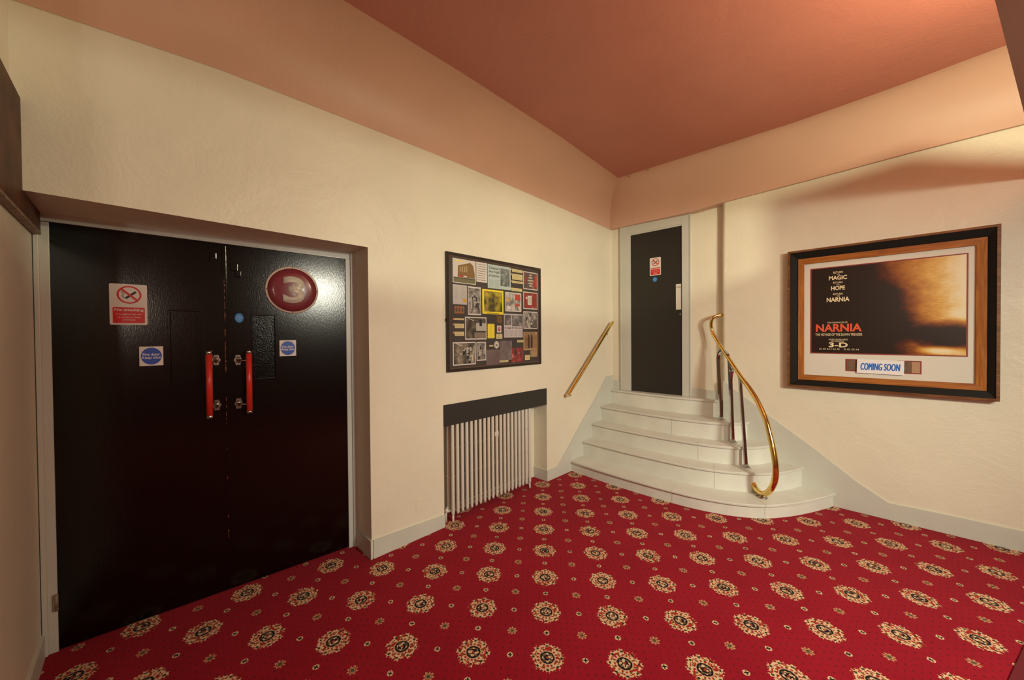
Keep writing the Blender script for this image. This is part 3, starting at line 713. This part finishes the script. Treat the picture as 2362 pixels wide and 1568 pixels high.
for q in range(5): text_bm('COMING SOON',.024+.0011*q,.032+.0006*(q%2),.264+.0011*q,.092-.0006*(q%2),.0015+.00005*q,shear=.18,space=1.06,bm=bm)
obj('card_lettering',bm,'cardblue',cd)

# ------------------------------------------------------------ framed press collage
t_=thing('collage_frame','black framed collage of photographs and press cuttings above the radiator','framed collage',MW_L(1.822,1.302,.0))
oy,oz=1.822,1.302
Wc,Hc=1.215,1.020
bm=B(); fr(bm,(0,0,Wc,Hc),(.026,.024,Wc-.026,Hc-.024),0,.022,.020); 
obj('frame_moulding',bm,'photoframe',t_)
bm=B(); fr(bm,(.024,.022,Wc-.024,Hc-.022),(.038,.034,Wc-.034,Hc-.034),0,.014,.011); obj('inner_slip',bm,mat('brown_slip',(.10,.06,.045),.35),t_)
bm=B(); box(bm,.03,.03,.002,Wc-.03,Hc-.03,.008); obj('backing_board',bm,'boardblack',t_)
pc={}
def photo_mat(i,cols,sc=9):
    m=bpy.data.materials.new('print_%02d'%i); m.use_nodes=True; t=m.node_tree; b=t.nodes['Principled BSDF']; b.inputs['Roughness'].default_value=.4
    g=t.nodes.new('ShaderNodeNewGeometry'); mp=t.nodes.new('ShaderNodeMapping'); mp.inputs['Location'].default_value=(i*3.1,i*1.7,i*.9); mp.inputs['Scale'].default_value=(1,1,.8)
    t.links.new(g.outputs['Position'],mp.inputs['Vector'])
    v=t.nodes.new('ShaderNodeTexNoise'); v.inputs['Scale'].default_value=sc; v.inputs['Detail'].default_value=6; v.inputs['Roughness'].default_value=.7; v.inputs['Distortion'].default_value=.25; t.links.new(mp.outputs[0],v.inputs['Vector'])
    r=t.nodes.new('ShaderNodeValToRGB'); cr=r.color_ramp; n=len(cols)
    for k,c in enumerate(cols):
        p=.30+.40*k/(n-1)
        if k<2: e=cr.elements[k]; e.position=p
        else: e=cr.elements.new(p)
        e.color=(*c,1)
    t.links.new(v.outputs['Fac'],r.inputs['Fac']); t.links.new(r.outputs[0],b.inputs['Base Color']); return m
WHT=(.62,.57,.52)
bw=[(.015,.015,.015),(.10,.09,.085),(.30,.28,.26),(.55,.52,.49)]
def flat(n,c):
    if n not in pc: pc[n]=mat(n,c,.5)
    return pc[n]
paper=flat('white_paper',WHT); yel=flat('yellow_label',(.62,.53,.26)); org=flat('orange_tab',(.72,.26,.14))
items=[ # y0,y1,z0,z1,kind
(1.895,2.149,2.068,2.279,'building'),(2.156,2.285,2.099,2.28,'list'),(2.292,2.594,2.055,2.278,'news1'),
(2.616,2.766,2.242,2.272,'lab'),(2.616,2.766,2.167,2.224,'lab'),(2.615,2.771,2.132,2.154,'lab'),(2.604,2.757,2.052,2.083,'lab'),
(2.776,2.997,2.084,2.267,'p_redlamp'),(1.894,2.045,1.883,2.053,'sheet'),(2.057,2.209,1.796,2.05,'p_bw'),(2.224,2.492,1.811,2.04,'yellow'),
(2.518,2.744,1.846,2.035,'p_street'),(2.774,2.994,1.881,2.059,'p_redroom'),(1.909,2.016,1.804,1.867,'orangecard'),
(1.912,2.014,1.747,1.762,'lab'),(1.912,2.012,1.677,1.715,'lab'),(1.911,2.011,1.61,1.646,'lab'),(2.022,2.272,1.575,1.779,'p_bar'),
(2.282,2.377,1.579,1.725,'star'),(2.402,2.47,1.729,1.799,'brown'),(2.405,2.461,1.638,1.704,'crest'),(2.393,2.474,1.578,1.626,'lab'),
(2.498,2.761,1.589,1.823,'news2'),(2.774,2.992,1.677,1.856,'p_tree'),(1.888,2.14,1.352,1.555,'p_hall'),(2.15,2.264,1.381,1.553,'p_bw2'),
(2.305,2.355,1.507,1.521,'lab'),(2.367,2.43,1.486,1.557,'oval'),(2.268,2.435,1.337,1.477,'dim'),(2.436,2.604,1.369,1.558,'dim2'),
(2.591,2.77,1.343,1.483,'glasses'),(2.772,2.99,1.455,1.645,'oldnews'),(2.878,2.987,1.382,1.451,'oldtext'),(2.793,2.868,1.354,1.406,'lab'),(2.434,2.553,1.350,1.372,'lab'),(2.68,2.771,1.538,1.561,'lab')]
n0=.0085
for i,(a,b_,c,d,k) in enumerate(items):
    u0,u1,v0,v1=a-oy,b_-oy,c-oz,d-oz; w_=u1-u0; h_=v1-v0; n1=n0+.0008+.0002*(i%3)
    name={'lab':'caption_label','list':'typed_sheet','news1':'newspaper_cutting','news2':'newspaper_cutting','oldnews':'newspaper_cutting','oldtext':'newspaper_cutting','sheet':'typed_sheet','star':'starburst_note','crest':'crest_card','oval':'oval_badge','orangecard':'small_card','brown':'small_card'}.get(k,'photograph')
    def ins(bm,x0,y0,x1,y1,n=None,mi=1): box(bm,u0+w_*x0,v0+h_*y0,n1,u0+w_*x1,v0+h_*y1,n or n1+.0004,mi=mi)
    bm=B()
    def lines(n,x0,x1,y0,y1,mi,seed=0,th=.35):
        random.seed(i*7+seed)
        for q in range(n):
            yy=y0+(y1-y0)*(q+.5)/n; hh=(y1-y0)/n*th/2; e=x1-(x1-x0)*random.uniform(0,.15)
            ins(bm,x0+(x1-x0)*random.uniform(0,.05),yy-hh,e,yy+hh,mi=mi)
    if k=='lab':
        box(bm,u0,v0,n0,u1,v1,n1); 
        L=max(1,int(h_/.012)); lines(L,.06,.94,.1,.9,1,th=.3); 
        if a>2.6 and c>2.05 or a<1.92: box(bm,u0-.017,v1-.016,n0,u0-.003,v1,n1+.0003,mi=2)
        o=obj(name,bm,[yel,flat('grey_type',(.30,.26,.15)),org],t_)
    elif k=='building':
        box(bm,u0,v0,n0,u1,v1,n1); ins(bm,.03,.03,.97,.97,mi=1); ins(bm,.03,.03,.97,.22,n1+.0006,2); ins(bm,.03,.20,.97,.24,n1+.0007,3)
        P_=[(.20,.25),(.95,.25),(.95,.45),(.88,.80),(.76,.90),(.22,.72)]
        prism(bm,[(u0+w_*p[0],v0+h_*p[1],n1+.0004) for p in P_],(0,0,.0004),4); 
        for q in range(4): box(bm,u0+w_*(.30+.09*q),v0+h_*.48,n1+.0008,u0+w_*(.345+.09*q),v0+h_*(.68+.02*q),n1+.001,mi=5)
        ins(bm,.22,.26,.62,.34,n1+.0011,6); ins(bm,.45,.27,.60,.33,n1+.0013,1); box(bm,u0+w_*.1,v0+h_*.89,n1+.0004,u0+w_*.52,v0+h_*.94,n1+.0007,mi=7)
        o=obj(name,bm,[paper,flat('pale_sky',(.58,.53,.48)),flat('ground_olive',(.14,.13,.06)),flat('kerb_dark',(.05,.05,.03)),flat('brick_brown',(.20,.11,.035)),flat('window_tan',(.40,.30,.16)),flat('entrance_red',(.32,.05,.02)),flat('caption_yellow',(.75,.62,.12))],t_)
    elif k=='list':
        box(bm,u0,v0,n0,u1,v1,n1); lines(8,.10,.90,.05,.95,1,th=.25); o=obj(name,bm,[paper,flat('ink_grey',(.15,.14,.14))],t_)
    elif k=='sheet':
        box(bm,u0,v0,n0,u1,v1,n1); lines(14,.50,.95,.25,.95,1,th=.3); lines(14,.05,.42,.25,.9,1,3,.3); ins(bm,.72,.12,.97,.30,n1+.0006,2); o=obj(name,bm,[flat('grey_paper',(.46,.43,.40)),flat('type_grey',(.33,.30,.28)),flat('stamp_ochre',(.55,.30,.05))],t_)
    elif k=='news1':
        box(bm,u0,v0,n0,u1,v1,n1); ins(bm,.54,.14,.95,.90,mi=1); lines(9,.05,.27,.04,.38,2,1,.35); lines(9,.29,.51,.04,.38,2,2,.35)
        for q,s_ in enumerate(("Cinema's",'sky-high','projector')): text_bm(s_,u0+w_*.05,v0+h_*(.80-.17*q),u0+w_*.51,v0+h_*(.93-.17*q),n1+.0006,bold=.01,bm=bm)
        nf=len(bm.faces)
        for f in bm.faces:
            if len(f.verts)==3 or f.calc_center_median().z>n1+.00055: f.material_index=3
        o=obj(name,bm,[flat('pale_blue_newsprint',(.42,.50,.48)),photo_mat(50,[(.03,.03,.03),(.15,.17,.16),(.35,.40,.38)],30),flat('news_type',(.28,.34,.33)),M['ink']],t_)
    elif k=='news2':
        box(bm,u0,v0,n0,u1,v1,n1); ins(bm,.03,.52,.38,.95,mi=1); ins(bm,.42,.48,.97,.95,mi=1)
        for q in range(4): lines(9,.03+.245*q,.235+.245*q,.04,.32,2,q,.4)
        text_bm('A stage for the stars',u0+w_*.03,v0+h_*.36,u0+w_*.97,v0+h_*.44,n1+.0006,bold=.02,bm=bm)
        for f in bm.faces:
            if f.calc_center_median().z>n1+.00055: f.material_index=3
        o=obj(name,bm,[flat('lilac_newsprint',(.50,.46,.46)),photo_mat(51,[(.02,.02,.02),(.12,.11,.11),(.4,.38,.36)],16),flat('type_grey',(.33,.30,.28)),M['ink']],t_)
    elif k=='star':
        cu_,cv=(u0+u1)/2,(v0+v1)/2; P_=[]
        for q in range(56):
            an=2*math.pi*q/56; s=1.0 if q%2==0 else .82; ca,sa=math.cos(an),math.sin(an); mxx=max(abs(ca),abs(sa)); P_.append((cu_+w_/2*s*ca/mxx,cv+h_/2*s*sa/mxx,n0))
        prism(bm,P_,(0,0,n1-n0)); lines(12,.25,.75,.15,.85,1,th=.25); o=obj(name,bm,[flat('bright_yellow_paper',(.80,.66,.05)),flat('yellow_type',(.45,.36,.05))],t_)
    elif k=='yellow':
        box(bm,u0,v0,n0,u1,v1,n1); ins(bm,.08,.10,.94,.93,mi=1); ins(bm,.2,.03,.8,.05,mi=2); o=obj(name,bm,[flat('yellow_print_border',(.80,.65,.03)),photo_mat(i,[(.02,.02,.01),(.06,.05,.015),(.30,.24,.03),(.55,.45,.05)],16),M['ink']],t_)
    elif k=='crest':
        box(bm,u0,v0,n0,u1,v1,n1); ell(bm,(u0+u1)/2,(v0+v1)/2,w_*.30,h_*.34,n1,n1+.0004,20,1); ell(bm,(u0+u1)/2,v0+h_*.62,w_*.12,h_*.10,n1+.0004,n1+.0008,12,0); o=obj(name,bm,[paper,flat('crest_crimson',(.42,.03,.09))],t_)
    elif k=='oval':
        ell(bm,(u0+u1)/2,(v0+v1)/2,w_/2,h_/2,n0,n1); ring(bm,(u0+u1)/2,(v0+v1)/2,w_*.38,h_*.38,.003,n1,n1+.0003,24,1); ell(bm,(u0+u1)/2,v0+h_*.45,w_*.2,h_*.16,n1,n1+.0003,16,1); o=obj(name,bm,[paper,flat('badge_grey',(.16,.15,.14))],t_)
    elif k=='orangecard':
        box(bm,u0,v0,n0,u1,v1,n1); 
        for q in range(3): ell(bm,u0+w_*(.2+.3*q),v0+h_*.5,w_*.10,h_*.33,n1,n1+.0004,14,1)
        o=obj(name,bm,[flat('rust_card',(.30,.11,.04)),flat('dark_oval',(.10,.06,.05))],t_)
    elif k=='oldnews':
        box(bm,u0,v0,n0,u1,v1,n1); ins(bm,.05,.08,.97,.88,mi=1); ins(bm,.30,.10,.44,.72,n1+.0008,2); ins(bm,.50,.12,.64,.75,n1+.0008,2); ell(bm,u0+w_*.37,v0+h_*.78,w_*.05,h_*.06,n1,n1+.001,12,2); ell(bm,u0+w_*.57,v0+h_*.81,w_*.05,h_*.06,n1,n1+.001,12,2)
        lines(1,.05,.95,.90,.97,3,th=.7); o=obj(name,bm,[flat('aged_newsprint',(.40,.26,.13)),photo_mat(i,[(.16,.08,.04),(.28,.16,.08),(.38,.24,.12)],9),flat('dark_suit',(.05,.025,.015)),flat('old_type',(.14,.09,.05))],t_)
    elif k=='oldtext':
        box(bm,u0,v0,n0,u1,v1,n1); lines(10,.05,.47,.05,.95,1,1,.4); lines(10,.53,.95,.05,.95,1,2,.4); o=obj(name,bm,[flat('aged_newsprint',(.40,.26,.13)),flat('old_type2',(.26,.17,.09))],t_)
    else:
        cols={'p_redlamp':[(.012,.02,.02),(.05,.09,.09),(.25,.03,.02),(.35,.45,.45)],'p_street':[(.04,.04,.04),(.22,.20,.18),(.50,.46,.42),(.62,.58,.54)],
          'p_redroom':[(.02,.05,.05),(.24,.03,.02),(.26,.03,.025),(.30,.30,.38)],'p_bar':[(.02,.018,.014),(.06,.05,.035),(.18,.15,.11),(.55,.48,.36)],
          'p_hall':[(.02,.02,.015),(.09,.08,.06),(.22,.19,.14),(.60,.52,.42)],'dim':[(.08,.06,.06),(.13,.09,.09),(.18,.13,.13)],'dim2':[(.06,.05,.05),(.14,.11,.11),(.24,.21,.20)],
          'glasses':[(.02,.015,.015),(.06,.04,.04),(.35,.03,.03),(.6,.5,.45)],'brown':[(.05,.03,.015),(.14,.08,.03),(.22,.14,.06)]}.get(k,bw)
        sc={'p_street':22,'p_bw':20,'p_bw2':24,'dim':4,'dim2':5,'p_bar':12,'p_tree':18}.get(k,14)
        bordered=k[:2]=='p_'
        box(bm,u0,v0,n0,u1,v1,n1)
        if bordered: ins(bm,.04 if w_>.15 else .07,.05,.96 if w_>.15 else .93,.95,mi=1)
        random.seed(i*13+5)
        if k in('p_bw','p_bw2','p_tree','p_hall','yellow'):
            for q in range(9):
                px_,py_=random.uniform(.18,.82),random.uniform(.15,.75); hh=random.uniform(.08,.2); mi_=random.choice((3,3,4,2))
                box(bm,u0+w_*(px_-.05),v0+h_*max(.06,py_-hh),n1+.0004,u0+w_*(px_+.05),v0+h_*(py_+hh*.4),n1+.0006+.0001*q/9,mi=mi_); ell(bm,u0+w_*px_,v0+h_*(py_+hh*.5),w_*.04,h_*.04,n1+.0004,n1+.0009,10,2)
        if k=='p_redroom': ins(bm,.30,.25,.58,.78,n1+.0008,0); ins(bm,.35,.33,.53,.72,n1+.0011,2); ins(bm,.18,.58,.27,.70,n1+.0008,0)
        if k in('p_bar','p_hall'): 
            prism(bm,[(u0+w_*.10,v0+h_*.95,n1+.0004),(u0+w_*.16,v0+h_*.95,n1+.0004),(u0+w_*.42,v0+h_*.83,n1+.0004),(u0+w_*.38,v0+h_*.82,n1+.0004)],(0,0,.0005),0)
        if k=='p_bar': ins(bm,.50,.38,.96,.74,n1+.0007,2); ins(bm,.42,.08,.96,.33,n1+.0007,4); ins(bm,.40,.32,.96,.37,n1+.0009,3); ins(bm,.66,.60,.78,.88,n1+.0010,3)
        if k=='p_street': ins(bm,.60,.60,.93,.92,n1+.0007,5); ins(bm,.10,.55,.28,.66,n1+.0007,6); ins(bm,.62,.30,.9,.42,n1+.0008,5); ins(bm,.1,.1,.35,.28,n1+.0007,0)
        if k=='p_redlamp':
            for q,(rx,zz) in enumerate(((.10,.82),(.16,.68),(.22,.52),(.18,.36),(.12,.22))): ell(bm,u0+w_*.5,v0+h_*zz,w_*rx,h_*.045,n1+.0004,n1+.0008,16,2)
            ins(bm,.78,.2,.95,.85,n1+.0007,5)
        o=obj(name,bm,[paper if bordered else photo_mat(i,cols,sc),photo_mat(i,cols,sc),flat('print_pale',(.42,.40,.34)),flat('print_dark',(.02,.018,.016)),flat('print_taupe',(.22,.17,.12)),flat('print_red',(.42,.05,.03)),flat('print_amber',(.60,.30,.03))],t_)
bm=B(); box(bm,-.008,.43,.002,.0,.455,.014,.001); obj('frame_catch',bm,'photoframe',t_)

# ------------------------------------------------------------ ceiling hooks
for i,(x,z) in enumerate(((.417,3.536),(.652,3.540))):
    bm=B(); pts=[(0,0,.012),(0,0,-.004)]+[(.008-.008*math.cos(a),0,-.004-.008*math.sin(a)) for a in[R(q) for q in range(20,260,30)]]
    tube(bm,[(p[0],p[1],p[2]) for p in pts],.0022,8); o=obj('ceiling_hook',bm,'hook'); o.location=(x,4.222,z)
    tag(o,'small dark hook at the ceiling corner, '+('nearer the corner' if i==0 else 'farther from the corner'),'hook','hooks at the ceiling edge')

# ------------------------------------------------------------ canopy over the right side, lamps, added lights, mat
CE=lambda y:2.87+.2112*(y-2.003)
ZC=2.70
bm=B(); prism(bm,[(CE(-.6),-.6,ZC),(CE(4.40),4.40,ZC),(5.9,4.40,ZC),(5.9,-.6,ZC)],(0,0,.006)); 
cp=thing('canopy','flat brown canopy panel hanging over the right side of the lobby','canopy',Vector((0,0,0))); obj('canopy_panel',bm,'canopy',cp)
bm=B()  # unseen added lip, shaped to cast the shadow band on the wall
prism(bm,[(3.15,2.906,ZC+.006),(4.2,2.906,ZC+.006),(3.75,2.906,2.75),(3.466,2.906,2.858),(3.354,2.906,2.90),(3.15,2.906,2.872)],(0,.006,0)); obj('shadow_lip',bm,'canopy',cp)
for x,y in((5.7,-.4),(5.7,4.2),(3.6,-.4)):
    bm=B(); tube(bm,[(x,y,ZC),(x,y,CZ)],.006,8); obj('hanger_rod',bm,'lampmetal',cp)
def pendant(loc,top,label):
    t=thing('pendant_lamp',label,'lamp',Vector(loc))
    bm=B(); tube(bm,[(0,0,.105),(0,0,top-loc[2])],.005,8); obj('suspension_rod',bm,'lampmetal',t)
    bm=B(); lathe(bm,[(.03,.075),(.035,.09),(.02,.105),(.006,.11)],seg=20); obj('lamp_cap',bm,'lampmetal',t)
    return t
pendant(L_MAIN,ZC,'brass pendant lamp hanging under the canopy')
t=thing('fill_spot','added unseen spotlight hanging under the canopy','lamp',Vector(L_SIDE))  # housing modelled around the added spot
sm=(-SPOT_DIR).to_track_quat('Z','Y').to_matrix().to_4x4()
bm=B(); lathe(bm,[(.105,-.03),(.11,.04),(.10,.12),(.05,.15),(.0005,.155)],seg=24); q=obj('lamp_housing',bm,'lampmetal',t); q.matrix_local=sm@Matrix.Translation((0,0,.04))
bm=B(); tube(bm,[(0,0,ZC-L_SIDE[2]),(0,0,.21),tuple(sm@Vector((0,0,.19)))],.008,8); obj('suspension_rod',bm,'lampmetal',t)
pendant(L_BACK,CZ,'brass pendant lamp in the lobby behind, nearer the doors')
pendant(L_FILL,CZ,'added fill lamp in the lobby behind, nearer the far wall')
t=thing('uplight_lamp','lamp lying behind the added shadow lip on top of the canopy','lamp',Vector(L_UP))
bm=B(); lathe(bm,[(.03,-.114),(.03,-.085),(.02,-.08),(.012,-.07)],seg=20); obj('lamp_holder',bm,'lampmetal',t)
bm=B(); prism(bm,[(3.031-.28*.6,2.811-.6,0.0),(3.126+.28*.3,3.15+.3,0.0),(4.6,3.45,0),(4.6,2.2,0)],(0,0,.008)); tag(obj('floor_mat',bm,'darkred'),'plain dark red mat at the lower right edge of the carpet','mat')
